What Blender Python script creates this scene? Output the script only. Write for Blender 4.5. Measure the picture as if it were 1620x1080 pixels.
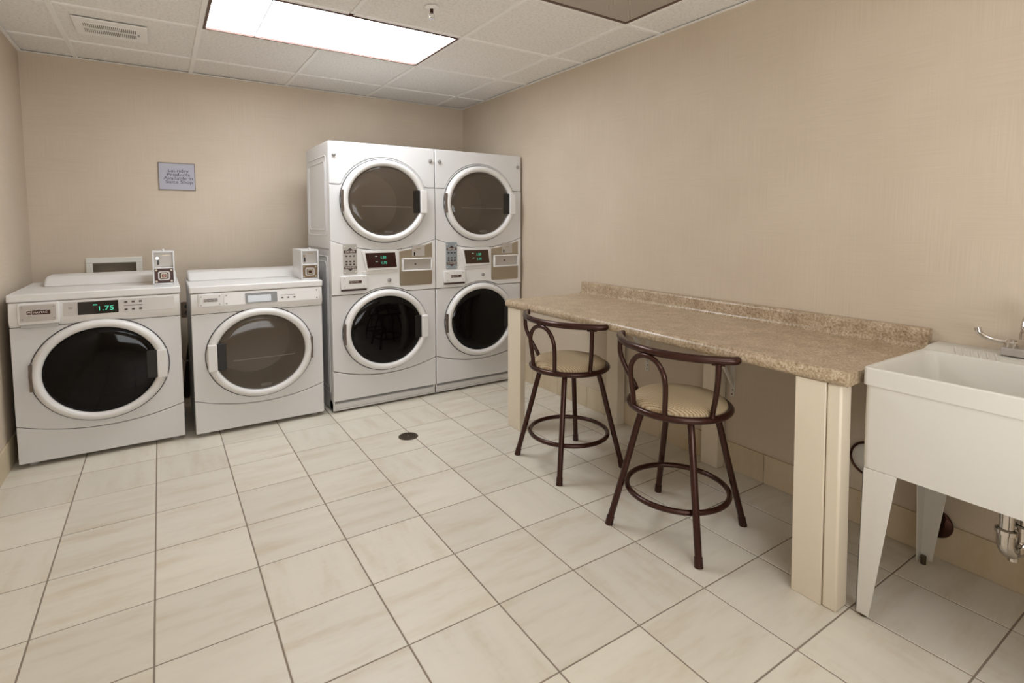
import bpy, bmesh, math, random
from mathutils import Vector, Matrix
PI = math.pi
random.seed(7)
for o in list(bpy.data.objects): bpy.data.objects.remove(o)
S = bpy.context.scene
COL = S.collection

# ------------------------------------------------------------------ camera
cam_d = bpy.data.cameras.new('camera'); cam = bpy.data.objects.new('camera', cam_d); COL.objects.link(cam)
S.camera = cam
yaw, pitch, roll = 0.57436, -0.07456, 0.00105
fw = Vector((math.sin(yaw)*math.cos(pitch), math.cos(yaw)*math.cos(pitch), math.sin(pitch)))
rt = Vector((math.cos(yaw), -math.sin(yaw), 0)); up = rt.cross(fw)
r2 = rt*math.cos(roll) + up*math.sin(roll); u2 = -rt*math.sin(roll) + up*math.cos(roll)
M = Matrix((r2, u2, -fw)).transposed().to_4x4()
M.translation = Vector((0.3829, -3.3398, 1.2576))
cam.matrix_world = M
cam_d.sensor_width = 36; cam_d.lens = 842.03*36/1620
cam_d.shift_x = 0.00693; cam_d.shift_y = -0.0760
cam_d.clip_start = 0.02

# ------------------------------------------------------------------ world, exposure
W = bpy.data.worlds.new('world'); S.world = W; W.use_nodes = True
W.node_tree.nodes['Background'].inputs[0].default_value = (0.9, 0.93, 1, 1)
W.node_tree.nodes['Background'].inputs[1].default_value = 0.05
S.view_settings.view_transform = 'Standard'; S.view_settings.look = 'None'
S.view_settings.exposure = 0.68; S.view_settings.gamma = 1.0; S.view_settings.use_curve_mapping = False
LIGHT_STRENGTH = 8.0        # the ceiling troffers are the room's lamps
# added unseen fill light behind the camera, tilted up to brighten the ceiling
la = bpy.data.lights.new('fill_light', 'AREA'); la.shape = 'RECTANGLE'; la.size = 1.6; la.size_y = 1.9; la.energy = 38; la.color = (0.95, 0.98, 1.0)
lo = bpy.data.objects.new('fill_light', la); COL.objects.link(lo); lo.location = (1.0, -4.36, 1.15); lo.rotation_euler = (math.radians(138), 0, 0)

# ------------------------------------------------------------------ room numbers
T = 0.32
XL, XR, YB, YF, H = -0.3135, 2.809, 1.140, -4.45, 2.324

# ------------------------------------------------------------------ materials
def srgb(r, g, b):
    f = lambda c: (c/255/12.92) if c/255 <= 0.04045 else ((c/255+0.055)/1.055)**2.4
    return (f(r), f(g), f(b), 1)
class Mat:
    def __init__(s, name, color, rough=0.5, metal=0.0, **kw):
        s.m = bpy.data.materials.new(name); s.m.use_nodes = True
        s.nt = s.m.node_tree; s.b = s.nt.nodes['Principled BSDF']
        s.set('Base Color', color); s.set('Roughness', rough); s.set('Metallic', metal)
        for k, v in kw.items(): s.set(k.replace('_', ' '), v)
    def set(s, k, v): s.b.inputs[k].default_value = v
    def n(s, t, **kw):
        nd = s.nt.nodes.new(t)
        for k, v in kw.items():
            if hasattr(nd, k): setattr(nd, k, v)
            else: nd.inputs[k].default_value = v
        return nd
    def l(s, a, b): s.nt.links.new(a, b)
    def inp(s, k): return s.b.inputs[k]
def noise(m, vec, scale, detail=3, rough=0.5):
    nd = m.n('ShaderNodeTexNoise'); nd.inputs['Scale'].default_value = scale
    nd.inputs['Detail'].default_value = detail; nd.inputs['Roughness'].default_value = rough
    m.l(vec, nd.inputs['Vector']); return nd.outputs['Fac']
def mapping(m, vec, scale=(1, 1, 1), rot=(0, 0, 0)):
    nd = m.n('ShaderNodeMapping'); nd.inputs['Scale'].default_value = scale; nd.inputs['Rotation'].default_value = rot
    m.l(vec, nd.inputs['Vector']); return nd.outputs['Vector']
def ramp(m, fac, stops):
    nd = m.n('ShaderNodeValToRGB'); cr = nd.color_ramp
    while len(cr.elements) < len(stops): cr.elements.new(0.5)
    for e, (p, c) in zip(cr.elements, stops): e.position = p; e.color = c
    m.l(fac, nd.inputs[0]); return nd.outputs[0]
def mix(m, fac, a, b, mode='MIX'):
    nd = m.n('ShaderNodeMix'); nd.data_type = 'RGBA'; nd.blend_type = mode
    for i, v in ((0, fac), (6, a), (7, b)):
        if isinstance(v, (int, float)): nd.inputs[i].default_value = v
        elif isinstance(v, tuple): nd.inputs[i].default_value = v
        else: m.l(v, nd.inputs[i])
    return nd.outputs[2]
def bump(m, h, strength=0.2, dist=0.002):
    nd = m.n('ShaderNodeBump'); nd.inputs['Strength'].default_value = strength; nd.inputs['Distance'].default_value = dist
    m.l(h, nd.inputs['Height']); m.l(nd.outputs[0], m.inp('Normal'))
def objco(m): return m.n('ShaderNodeTexCoord').outputs['Object']
def math_(m, op, a, b=None, c=None):
    nd = m.n('ShaderNodeMath'); nd.operation = op
    for i, v in enumerate((a, b, c)):
        if v is None: continue
        if isinstance(v, (int, float)): nd.inputs[i].default_value = v
        else: m.l(v, nd.inputs[i])
    return nd.outputs[0]

# wallpaper: woven cross-hatched paper in irregular rectangles
def wallpaper(name, along):
    m = Mat(name, srgb(205, 188, 162), 0.62)
    co = objco(m)
    sx = (1, 1, 1)
    h = noise(m, mapping(m, co, (5, 5, 260)), 1.0, 3)          # horizontal threads
    vsc = (240, 1, 4) if along == 'x' else (1, 240, 4)
    v_ = noise(m, mapping(m, co, vsc), 1.0, 3)                 # vertical threads
    br = m.n('ShaderNodeTexBrick'); br.inputs['Scale'].default_value = 1.0
    br.inputs['Mortar Size'].default_value = 0.0
    br.inputs['Brick Width'].default_value = 0.21; br.inputs['Row Height'].default_value = 0.12
    br.inputs['Color1'].default_value = (0, 0, 0, 1); br.inputs['Color2'].default_value = (1, 1, 1, 1); br.offset = 0.37
    rot = (PI/2, 0, 0) if along == 'x' else (PI/2, 0, PI/2)
    sep = m.n('ShaderNodeSeparateXYZ'); m.l(co, sep.inputs[0]); cb = m.n('ShaderNodeCombineXYZ')
    m.l(sep.outputs['X' if along == 'x' else 'Y'], cb.inputs[0]); m.l(sep.outputs['Z'], cb.inputs[1]); m.l(cb.outputs[0], br.inputs['Vector'])
    blk = m.n('ShaderNodeRGBToBW'); m.l(br.outputs['Color'], blk.inputs[0])
    hv = m.n('ShaderNodeMix'); hv.data_type = 'FLOAT'; m.l(blk.outputs[0], hv.inputs[0]); m.l(h, hv.inputs[2]); m.l(v_, hv.inputs[3])
    c1 = ramp(m, hv.outputs[0], [(0.30, srgb(203, 187, 167)), (0.70, srgb(210, 195, 176))])
    big = noise(m, co, 2.2, 3)
    c2 = ramp(m, big, [(0.3, (0.95, 0.94, 0.92, 1)), (0.7, (1.03, 1.03, 1.03, 1))])
    m.l(mix(m, 1.0, c1, c2, 'MULTIPLY'), m.inp('Base Color'))
    bump(m, hv.outputs[0], 0.05, 0.001)
    return m.m
M_WALLX = wallpaper('wallpaper_x', 'x'); M_WALLY = wallpaper('wallpaper_y', 'y')

def tile_mat(name, base_a, base_b, rough):
    m = Mat(name, base_a, rough)
    co = objco(m); oi = m.n('ShaderNodeObjectInfo')
    off = m.n('ShaderNodeVectorMath'); off.operation = 'SCALE'; off.inputs[0].default_value = (37, 91, 11); m.l(oi.outputs['Random'], off.inputs['Scale'])
    ad = m.n('ShaderNodeVectorMath'); ad.operation = 'ADD'; m.l(co, ad.inputs[0]); m.l(off.outputs[0], ad.inputs[1])
    v = ad.outputs[0]
    s1 = noise(m, mapping(m, v, (2.2, 11, 2.2)), 1.3, 4, 0.55)
    s2 = noise(m, mapping(m, v, (11, 2.2, 2.2)), 1.3, 4, 0.55)
    sel = math_(m, 'GREATER_THAN', math_(m, 'FRACT', math_(m, 'MULTIPLY', oi.outputs['Random'], 7.31)), 0.72)
    mx = m.n('ShaderNodeMix'); mx.data_type = 'FLOAT'; m.l(sel, mx.inputs[0]); m.l(s1, mx.inputs[2]); m.l(s2, mx.inputs[3])
    fine = noise(m, mapping(m, v, (20, 60, 20)), 1.0, 2)
    f = math_(m, 'MULTIPLY_ADD', fine, 0.18, math_(m, 'MULTIPLY', mx.outputs[0], 0.85))
    c = ramp(m, f, [(0.30, base_b), (0.52, base_a), (0.75, tuple(min(1, k*1.06) for k in base_a[:3])+(1,))])
    hs = m.n('ShaderNodeHueSaturation'); m.l(c, hs.inputs['Color'])
    m.l(math_(m, 'MULTIPLY_ADD', oi.outputs['Random'], 0.09, 0.95), hs.inputs['Value'])
    m.l(hs.outputs[0], m.inp('Base Color'))
    bump(m, fine, 0.05, 0.001)
    return m.m
M_TILE = tile_mat('floor_tile', srgb(220, 212, 197), srgb(208, 195, 174), 0.38)
M_BTILE = tile_mat('baseboard_tile', srgb(208, 192, 164), srgb(198, 178, 144), 0.4)
M_GROUT = Mat('grout', srgb(140, 126, 112), 0.9).m

def ceil_mat():
    m = Mat('ceiling_tile', srgb(222, 214, 203), 0.9); co = objco(m); oi = m.n('ShaderNodeObjectInfo')
    ad = m.n('ShaderNodeVectorMath'); ad.operation = 'ADD'; m.l(co, ad.inputs[0]); m.l(oi.outputs['Location'], ad.inputs[1])
    a = noise(m, ad.outputs[0], 70, 3, 0.6); b = noise(m, ad.outputs[0], 260, 2)
    f = math_(m, 'MULTIPLY_ADD', b, 0.4, math_(m, 'MULTIPLY', a, 0.6))
    m.l(ramp(m, f, [(0.36, srgb(218, 212, 204)), (0.5, srgb(238, 234, 228)), (0.7, srgb(242, 239, 234))]), m.inp('Base Color'))
    bump(m, f, 0.2, 0.002); return m.m
M_CEIL = ceil_mat()
M_TEE = Mat('tee_paint', srgb(244, 241, 236), 0.5).m
M_ENAMEL = Mat('white_enamel', srgb(216, 214, 213), 0.28).m
M_ENAMEL2 = Mat('white_plastic', srgb(224, 221, 218), 0.33).m
M_SILVER = Mat('silver_plate', srgb(186, 180, 174), 0.38, 0.35).m
M_STEEL = Mat('brushed_steel', srgb(168, 158, 140), 0.33, 0.75).m
M_GREY = Mat('grey_paint', srgb(176, 174, 172), 0.4).m
M_BLACK = Mat('black_plastic', srgb(18, 15, 15), 0.25).m
M_DKRED = Mat('dark_lock_plate', srgb(66, 34, 28), 0.35, 0.3).m
M_LED = Mat('led_green', srgb(30, 120, 90), 0.5, Emission_Color=srgb(90, 235, 190), Emission_Strength=0.45).m
M_LED2 = Mat('led_grey', srgb(150, 170, 160), 0.5, Emission_Color=srgb(150, 190, 175), Emission_Strength=0.2).m
M_SCREEN = Mat('display_glass', srgb(14, 8, 8), 0.08).m
M_SCREENB = Mat('display_glass_brown', srgb(56, 36, 18), 0.1).m
M_SCREENG = Mat('display_glass_grey', srgb(150, 156, 164), 0.04, 0.6).m
M_WGLASS = Mat('washer_glass', srgb(7, 4, 4), 0.05, Specular_IOR_Level=0.22).m
def dry_glass():
    m = Mat('dryer_glass', srgb(92, 80, 68), 0.08); m.set('Alpha', 0.62); return m.m  # brown-grey base colour includes the room's warm reflection
M_DGLASS = dry_glass()
M_DRUM = Mat('drum_metal', srgb(150, 138, 122), 0.45, 0.4).m
M_RUBBER = Mat('rubber_seal', srgb(60, 58, 60), 0.5).m
M_HINGE = Mat('hinge_metal', srgb(120, 108, 100), 0.3, 0.8).m
M_CHROME = Mat('chrome', srgb(215, 210, 205), 0.08, 1.0).m
M_CHROMED = Mat('dark_chrome', srgb(84, 60, 54), 0.15, 1.0).m
M_WHITEPOLY = Mat('sink_plastic', srgb(216, 212, 203), 0.38).m
M_POST = Mat('cream_paint', srgb(224, 211, 190), 0.45).m
M_BRACKET = Mat('bracket_paint', srgb(214, 208, 196), 0.4).m
M_BRONZE = Mat('stool_metal', srgb(62, 34, 26), 0.24, 0.45).m
M_DRAIN = Mat('drain_bronze', srgb(92, 80, 64), 0.35, 0.7).m
M_HOLE = Mat('dark_hole', srgb(14, 12, 10), 0.8).m
M_TEXT = Mat('print_dark', srgb(52, 48, 54), 0.5).m
M_TEXTW = Mat('print_pale', srgb(226, 216, 204), 0.5).m
M_SIGN = Mat('sign_silver', srgb(176, 175, 186), 0.35, 0.0).m
M_SIGNF = Mat('sign_frame', srgb(128, 118, 112), 0.4, 0.4).m
M_HOSE = Mat('hose_rubber', srgb(26, 22, 22), 0.45).m
M_WIRE = Mat('wire_grey', srgb(140, 132, 124), 0.4).m
M_KNOB = Mat('knob_grey', srgb(150, 146, 142), 0.3, 0.3).m
M_FIXFRAME = Mat('fixture_frame', srgb(92, 66, 56), 0.4, 0.3).m
M_BTN = Mat('button_dark', srgb(64, 44, 42), 0.4).m
M_IVORY = Mat('ivory_plastic', srgb(226, 222, 212), 0.4).m
M_SERVICE = Mat('service_box_inside', srgb(176, 166, 150), 0.6).m
M_PANELG = Mat('keypad_grey', srgb(172, 166, 158), 0.4).m
M_PANELB = Mat('keypad_bluegrey', srgb(140, 148, 152), 0.4).m

def diffuser_mat(strength):
    m = Mat('diffuser', (1, 1, 1, 1), 0.4)
    co = objco(m)
    a = noise(m, mapping(m, co, (1.6, 5, 1)), 1.6, 1)
    m.l(ramp(m, a, [(0.3, (0.87, 0.93, 1, 1)), (0.7, (0.91, 0.955, 1, 1))]), m.inp('Emission Color'))
    m.set('Emission Strength', strength); return m.m
M_DIFF = diffuser_mat(LIGHT_STRENGTH); M_DIFF2 = diffuser_mat(LIGHT_STRENGTH*0.38)
def diffuser_bar():
    m = Mat('diffuser_joint', (0.5, 0.5, 0.52, 1), 0.5); m.set('Emission Color', (0.8, 0.84, 0.9, 1)); m.set('Emission Strength', 0.25); return m.m
M_DBAR = diffuser_bar()

def laminate():
    m = Mat('granite_laminate', srgb(160, 130, 96), 0.28); co = objco(m)
    w = noise(m, co, 9, 4, 0.7)
    vm = m.n('ShaderNodeVectorMath'); vm.operation = 'MULTIPLY_ADD'; m.l(co, vm.inputs[0]); vm.inputs[1].default_value = (1, 1, 1)
    sc = m.n('ShaderNodeVectorMath'); sc.operation = 'SCALE'; sc.inputs[0].default_value = (0.05, 0.05, 0.05); m.l(w, sc.inputs['Scale']); m.l(sc.outputs[0], vm.inputs[2])
    a = noise(m, vm.outputs[0], 120, 5, 0.7)
    c = ramp(m, a, [(0.28, srgb(118, 92, 64)), (0.42, srgb(160, 137, 108)), (0.53, srgb(186, 167, 142)), (0.64, srgb(206, 191, 168)), (0.78, srgb(162, 128, 92))])
    b = noise(m, co, 16, 3, 0.6)
    c2 = ramp(m, b, [(0.35, (0.84, 0.80, 0.76, 1)), (0.65, (1.1, 1.1, 1.1, 1))])
    m.l(mix(m, 1.0, c, c2, 'MULTIPLY'), m.inp('Base Color'))
    return m.m
M_LAM = laminate()
def perforated():
    m = Mat('perforated_metal', srgb(160, 150, 138), 0.5, 0.2); co = objco(m)
    v = m.n('ShaderNodeTexVoronoi'); v.inputs['Scale'].default_value = 110; v.inputs['Randomness'].default_value = 0.0; m.l(co, v.inputs['Vector'])
    m.l(ramp(m, v.outputs['Distance'], [(0.26, srgb(122, 112, 102)), (0.36, srgb(190, 180, 168))]), m.inp('Base Color')); return m.m
M_PERF = perforated()
def seat_mat():
    m = Mat('seat_fabric', srgb(196, 170, 128), 0.75); co = objco(m)
    sep = m.n('ShaderNodeSeparateXYZ'); m.l(co, sep.inputs[0])
    sx = math_(m, 'SINE', math_(m, 'MULTIPLY', math_(m, 'ADD', sep.outputs['X'], math_(m, 'MULTIPLY', sep.outputs['Y'], 0.25)), 2*PI/0.0095))
    sy = math_(m, 'SINE', math_(m, 'MULTIPLY', sep.outputs['Y'], 2*PI/0.012))
    f = math_(m, 'MULTIPLY_ADD', math_(m, 'MULTIPLY', sx, math_(m, 'MULTIPLY_ADD', sy, 0.35, 0.65)), 0.5, 0.5)
    n2 = noise(m, co, 240, 2)
    f2 = math_(m, 'MULTIPLY_ADD', n2, 0.3, math_(m, 'MULTIPLY', f, 0.75))
    m.l(ramp(m, f2, [(0.15, srgb(138, 108, 72)), (0.5, srgb(176, 154, 120)), (0.9, srgb(200, 184, 156))]), m.inp('Base Color'))
    bump(m, f, 0.5, 0.0012); return m.m
M_SEAT = seat_mat()

# ------------------------------------------------------------------ mesh helpers
def link(name, me, mat, parent=None, bev=0, seg=2, smooth=True, ang=40):
    if isinstance(me, bmesh.types.BMesh):
        bm = me; bmesh.ops.recalc_face_normals(bm, faces=bm.faces[:])
        me = bpy.data.meshes.new(name); bm.to_mesh(me); bm.free()
        me.materials.append(mat)
        if smooth:
            for p in me.polygons: p.use_smooth = True
            try: me.set_sharp_from_angle(angle=math.radians(ang))
            except Exception: pass
    o = bpy.data.objects.new(name, me); COL.objects.link(o)
    if parent: o.parent = parent
    if bev:
        b = o.modifiers.new('bevel', 'BEVEL'); b.width = bev; b.segments = seg; b.limit_method = 'ANGLE'; b.angle_limit = math.radians(50)
        b.harden_normals = False
    return o
def tag(o, label=None, cat=None, group=None, kind=None):
    if label: o['label'] = label
    if cat: o['category'] = cat
    if group: o['group'] = group
    if kind: o['kind'] = kind
    return o
def thing(name, label, cat, loc=(0, 0, 0), rz=0, group=None):
    o = bpy.data.objects.new(name, None); COL.objects.link(o); o.location = loc; o.rotation_euler = (0, 0, rz)
    o.empty_display_size = 0.1
    return tag(o, label, cat, group)
def box(x0, x1, y0, y1, z0, z1, bm=None):
    bm = bm or bmesh.new()
    v = [bm.verts.new((x, y, z)) for x in (x0, x1) for y in (y0, y1) for z in (z0, z1)]
    for f in ((0, 1, 3, 2), (4, 6, 7, 5), (0, 4, 5, 1), (2, 3, 7, 6), (0, 2, 6, 4), (1, 5, 7, 3)): bm.faces.new([v[i] for i in f])
    return bm
def cyl(p0, p1, r, bm=None, n=20, r1=None, cap=True):
    bm = bm or bmesh.new(); p0 = Vector(p0); p1 = Vector(p1); r1 = r if r1 is None else r1
    d = (p1-p0).normalized(); a = d.orthogonal().normalized(); b = d.cross(a)
    R0 = [bm.verts.new(p0+(a*math.cos(t)+b*math.sin(t))*r) for t in [2*PI*i/n for i in range(n)]]
    R1 = [bm.verts.new(p1+(a*math.cos(t)+b*math.sin(t))*r1) for t in [2*PI*i/n for i in range(n)]]
    for i in range(n): bm.faces.new((R0[i], R0[(i+1) % n], R1[(i+1) % n], R1[i]))
    if cap: bm.faces.new(R0[::-1]); bm.faces.new(R1)
    return bm
def tube(pts, r, bm=None, n=12, closed=False, radii=None, cap=True):
    bm = bm or bmesh.new(); P = [Vector(p) for p in pts]; N = len(P); rings = []; prev = None
    for i, p in enumerate(P):
        if closed: t = (P[(i+1) % N]-P[i-1]).normalized()
        else: t = (P[min(i+1, N-1)]-P[max(i-1, 0)]).normalized()
        if prev is None: a = t.orthogonal().normalized()
        else: a = (prev-t*prev.dot(t)).normalized()
        prev = a; b = t.cross(a); rr = radii[i] if radii else r
        rings.append([bm.verts.new(p+(a*math.cos(k)+b*math.sin(k))*rr) for k in [2*PI*j/n for j in range(n)]])
    for i in range(N if closed else N-1):
        A, B = rings[i], rings[(i+1) % N]
        for j in range(n): bm.faces.new((A[j], A[(j+1) % n], B[(j+1) % n], B[j]))
    if not closed and cap: bm.faces.new(rings[0][::-1]); bm.faces.new(rings[-1])
    return bm
def smoothpath(ctrl, n=8):
    P = [Vector(p) for p in ctrl]; P = [P[0]*2-P[1]]+P+[P[-1]*2-P[-2]]; out = []
    for i in range(1, len(P)-2):
        for k in range(n):
            t = k/n; a, b, c, d = P[i-1:i+3]
            out.append(0.5*((2*b)+(c-a)*t+(2*a-5*b+4*c-d)*t*t+(3*b-a-3*c+d)*t**3))
    out.append(P[-2]); return out
def lathe(prof, c, axis='z', n=48, sx=1, sz=1, bm=None, close=False):
    """prof: (radius, height) pairs; axis z: height along z; axis y: height along y, ellipse sx, sz."""
    bm = bm or bmesh.new(); rings = []
    for r, h in prof:
        ring = []
        for i in range(n):
            t = 2*PI*i/n
            if axis == 'z': p = (c[0]+r*math.cos(t)*sx, c[1]+r*math.sin(t)*sz, c[2]+h)
            elif axis == 'y': p = (c[0]+r*math.cos(t)*sx, c[1]+h, c[2]+r*math.sin(t)*sz)
            else: p = (c[0]+h, c[1]+r*math.cos(t)*sx, c[2]+r*math.sin(t)*sz)
            ring.append(bm.verts.new(p))
        rings.append(ring)
    for A, B in zip(rings, rings[1:]):
        for j in range(n): bm.faces.new((A[j], A[(j+1) % n], B[(j+1) % n], B[j]))
    if close: bm.faces.new([v for v in rings[0]][::-1]); bm.faces.new(rings[-1])
    return bm
def prism(pts, a0, a1, axis='y', bm=None):
    """polygon pts in the plane across axis (axis y: (x,z); axis x: (y,z); axis z: (x,y)) extruded a0..a1."""
    bm = bm or bmesh.new()
    def P(p, a): return {'y': (p[0], a, p[1]), 'x': (a, p[0], p[1]), 'z': (p[0], p[1], a)}[axis]
    A = [bm.verts.new(P(p, a0)) for p in pts]; B = [bm.verts.new(P(p, a1)) for p in pts]; n = len(pts)
    for i in range(n): bm.faces.new((A[i], A[(i+1) % n], B[(i+1) % n], B[i]))
    bm.faces.new(A[::-1]); bm.faces.new(B); return bm
def holed(outer, c, rx, rz, y0, y1, n=72):
    """plate in the xz plane from y0 (front) to y1 with an elliptical hole."""
    bm = bmesh.new()
    th = [2*PI*i/n for i in range(n)] + [math.atan2(p[1]-c[1], p[0]-c[0]) % (2*PI) for p in outer]
    th = sorted(set(round(t, 5) for t in th)); m = len(outer)
    def cast(t):
        d = (math.cos(t), math.sin(t)); best = None
        for i in range(m):
            ax, az = outer[i][0]-c[0], outer[i][1]-c[1]; bx, bz = outer[(i+1) % m][0]-c[0], outer[(i+1) % m][1]-c[1]
            ex, ez = bx-ax, bz-az; det = d[0]*(-ez)+ex*d[1]
            if abs(det) < 1e-12: continue
            s = (ax*(-ez)+ex*az)/det; u = (d[0]*az-d[1]*ax)/det
            if s > 0 and -1e-6 <= u <= 1+1e-6 and (best is None or s > best): best = s
        return (c[0]+d[0]*best, c[1]+d[1]*best)
    O0, O1, I0, I1 = [], [], [], []
    for t in th:
        ox, oz = cast(t); k = 1/math.sqrt((math.cos(t)/rx)**2+(math.sin(t)/rz)**2)
        ix, iz = c[0]+k*math.cos(t), c[1]+k*math.sin(t)
        O0.append(bm.verts.new((ox, y0, oz))); O1.append(bm.verts.new((ox, y1, oz)))
        I0.append(bm.verts.new((ix, y0, iz))); I1.append(bm.verts.new((ix, y1, iz)))
    L = len(th)
    for i in range(L):
        j = (i+1) % L
        bm.faces.new((O0[i], O0[j], I0[j], I0[i])); bm.faces.new((O1[j], O1[i], I1[i], I1[j]))
        bm.faces.new((O0[j], O0[i], O1[i], O1[j])); bm.faces.new((I0[i], I0[j], I1[j], I1[i]))
    return bm
def frame(x0, x1, z0, z1, w, y0, y1, bm=None):
    bm = bm or bmesh.new()
    for a in ((x0, x1, z1-w, z1), (x0, x1, z0, z0+w), (x0, x0+w, z0+w, z1-w), (x1-w, x1, z0+w, z1-w)): box(a[0], a[1], y0, y1, a[2], a[3], bm)
    return bm
def rrect(x0, x1, z0, z1, r, n=5):
    out = []
    for cx, cz, a0 in ((x1-r, z1-r, 0), (x0+r, z1-r, 90), (x0+r, z0+r, 180), (x1-r, z0+r, 270)):
        for k in range(n+1):
            t = math.radians(a0+90*k/n); out.append((cx+r*math.cos(t), cz+r*math.sin(t)))
    return out
def text(name, body, size, loc, mat, parent, sx=1.0, rot=(PI/2, 0, 0), depth=0.0004, align='CENTER', space=1.0, shear=0.0):
    cu = bpy.data.curves.new(name, 'FONT'); cu.body = body; cu.size = size; cu.align_x = align; cu.align_y = 'CENTER'
    cu.extrude = depth; cu.resolution_u = 3; cu.space_line = space; cu.shear = shear
    ob = bpy.data.objects.new(name, cu); COL.objects.link(ob)
    dg = bpy.context.evaluated_depsgraph_get(); dg.update()
    me = bpy.data.meshes.new_from_object(ob.evaluated_get(dg)); bpy.data.objects.remove(ob)
    me.materials.clear(); me.materials.append(mat); me.name = name
    o = bpy.data.objects.new(name, me); COL.objects.link(o); o.parent = parent; o.location = loc; o.rotation_euler = rot; o.scale = (sx, 1, 1)
    return o

# ------------------------------------------------------------------ setting: floor
floor = link('floor', box(XL-0.1, XR+0.1, YF-0.1, YB+0.1, -0.08, -0.0016), M_GROUT, smooth=False); tag(floor, kind='structure')
def tile_mesh(w, d, t=0.012, bevel=0.0012):
    bm = bmesh.new(); b = bevel
    v0 = [bm.verts.new(p) for p in ((0, 0, -t), (w, 0, -t), (w, d, -t), (0, d, -t))]
    v1 = [bm.verts.new(p) for p in ((0, 0, -b), (w, 0, -b), (w, d, -b), (0, d, -b))]
    v2 = [bm.verts.new(p) for p in ((b, b, 0), (w-b, b, 0), (w-b, d-b, 0), (b, d-b, 0))]
    for A, B in ((v0, v1), (v1, v2)):
        for i in range(4): bm.faces.new((A[i], A[(i+1) % 4], B[(i+1) % 4], B[i]))
    bm.faces.new(v2); bmesh.ops.recalc_face_normals(bm, faces=bm.faces[:])
    me = bpy.data.meshes.new('floor_tile'); bm.to_mesh(me); bm.free(); me.materials.append(M_TILE); return me
G = 0.0026
cache = {}
i0, i1 = math.floor(XL/T), math.ceil(XR/T); j0, j1 = math.floor(YF/T), math.ceil(YB/T)
drain_c = (1.572, -0.449)
for i in range(i0, i1):
    for j in range(j0, j1):
        x0, x1 = max(i*T+G, XL+0.004), min((i+1)*T-G, XR-0.004); y0, y1 = max(j*T+G, YF+0.004), min((j+1)*T-G, YB-0.004)
        if x1-x0 < 0.01 or y1-y0 < 0.01: continue
        k = (round(x1-x0, 4), round(y1-y0, 4))
        if k not in cache: cache[k] = tile_mesh(*k)
        o = bpy.data.objects.new('floor_tile', cache[k]); COL.objects.link(o); o.parent = floor
        o.location = (x0, y0, random.uniform(-0.0003, 0.0003))

# walls
def wall(name, b, mat):
    return tag(link(name, box(*b), mat, smooth=False), kind='structure')
# back wall with a recess for the washer service box
SB = (-0.012, 0.244, 0.70, 0.992)
wb = bmesh.new()
box(XL-0.1, SB[0], YB, YB+0.1, 0, H+0.05, wb); box(SB[1], XR+0.1, YB, YB+0.1, 0, H+0.05, wb)
box(SB[0], SB[1], YB, YB+0.1, 0, SB[2], wb); box(SB[0], SB[1], YB, YB+0.1, SB[3], H+0.05, wb)
bmesh.ops.remove_doubles(wb, verts=wb.verts[:], dist=1e-5)
tag(link('wall_back', wb, M_WALLX, smooth=False), kind='structure')
wall('wall_right', (XR, XR+0.1, YF-0.1, YB, 0, H+0.05), M_WALLY)
wall('wall_left', (XL-0.1, XL, YF-0.1, YB, 0, H+0.05), M_WALLY)
wall('wall_front', (XL, XR, YF-0.1, YF, 0, H+0.05), M_WALLX)

# tiled baseboards
def base_run(name, along, a0, a1, wallpos, inward, h=0.142):
    root = bpy.data.objects.new(name, None); COL.objects.link(root); tag(root, kind='structure')
    k = math.floor(a0/T)
    while k*T < a1:
        s, e = max(k*T+0.0012, a0), min((k+1)*T-0.0012, a1); k += 1
        if e-s < 0.01: continue
        w0, w1 = sorted((wallpos, wallpos+inward*0.009))
        b = (s, e, w0, w1, 0.001, h) if along == 'x' else (w0, w1, s, e, 0.001, h)
        link('baseboard_tile', box(*b), M_BTILE, root, bev=0.001, seg=1, smooth=False)
    return root
base_run('baseboard_right', 'y', YF, YB, XR, -1)
base_run('baseboard_left', 'y', YF, YB, XL, 1)
base_run('baseboard_back', 'x', XL+0.011, XR-0.011, YB, -1)

# ceiling: slab, lay-in tiles, tee bars
ceil = tag(link('ceiling', box(XL-0.1, XR+0.1, YF-0.1, YB+0.1, H+0.05, H+0.12), M_CEIL, smooth=False), kind='structure')
gx = [XL, -0.030, 0.610, 1.250, 1.890, 2.530, XR]
gy = [YB, 0.745, 0.095, -0.555, -1.215, -1.865, -2.515, -3.165, -3.815, YF]
LIGHTS = [(2, 4, 2), (2, 4, 7)]          # (first column, last column, row): the two troffers
def is_light(ci, rj): return any(ci in (a, b-1) and rj == r for a, b, r in LIGHTS)
GRILLE = (4, 4)
for ci in range(6):
    for rj in range(9):
        if is_light(ci, rj) or (ci, rj) == GRILLE: continue
        x0, x1, y0, y1 = gx[ci]+0.008, gx[ci+1]-0.008, gy[rj+1]+0.008, gy[rj]-0.008
        if (ci, rj) == (1, 1):
            pass
        bm = box(-(x1-x0)/2, (x1-x0)/2, -(y1-y0)/2, (y1-y0)/2, 0, 0.014)
        o = link('ceiling_tile', bm, M_CEIL, ceil, smooth=False); o.location = ((x0+x1)/2, (y0+y1)/2, H+0.006)
def tee(x0, x1, y0, y1, z=H-0.001):
    link('grid_tee', box(x0, x1, y0, y1, z, H+0.03), M_TEE, ceil, smooth=False)
for x in gx[1:-1]:
    if x == 1.250:      # interrupted by the troffers
        tee(x-0.011, x+0.011, 0.095+0.012, YB-0.012); tee(x-0.011, x+0.011, gy[7]+0.012, gy[3]-0.012); tee(x-0.011, x+0.011, YF+0.012, gy[8]-0.012)
    else: tee(x-0.012, x+0.012, YF+0.012, YB-0.012, H-0.002)
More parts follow.
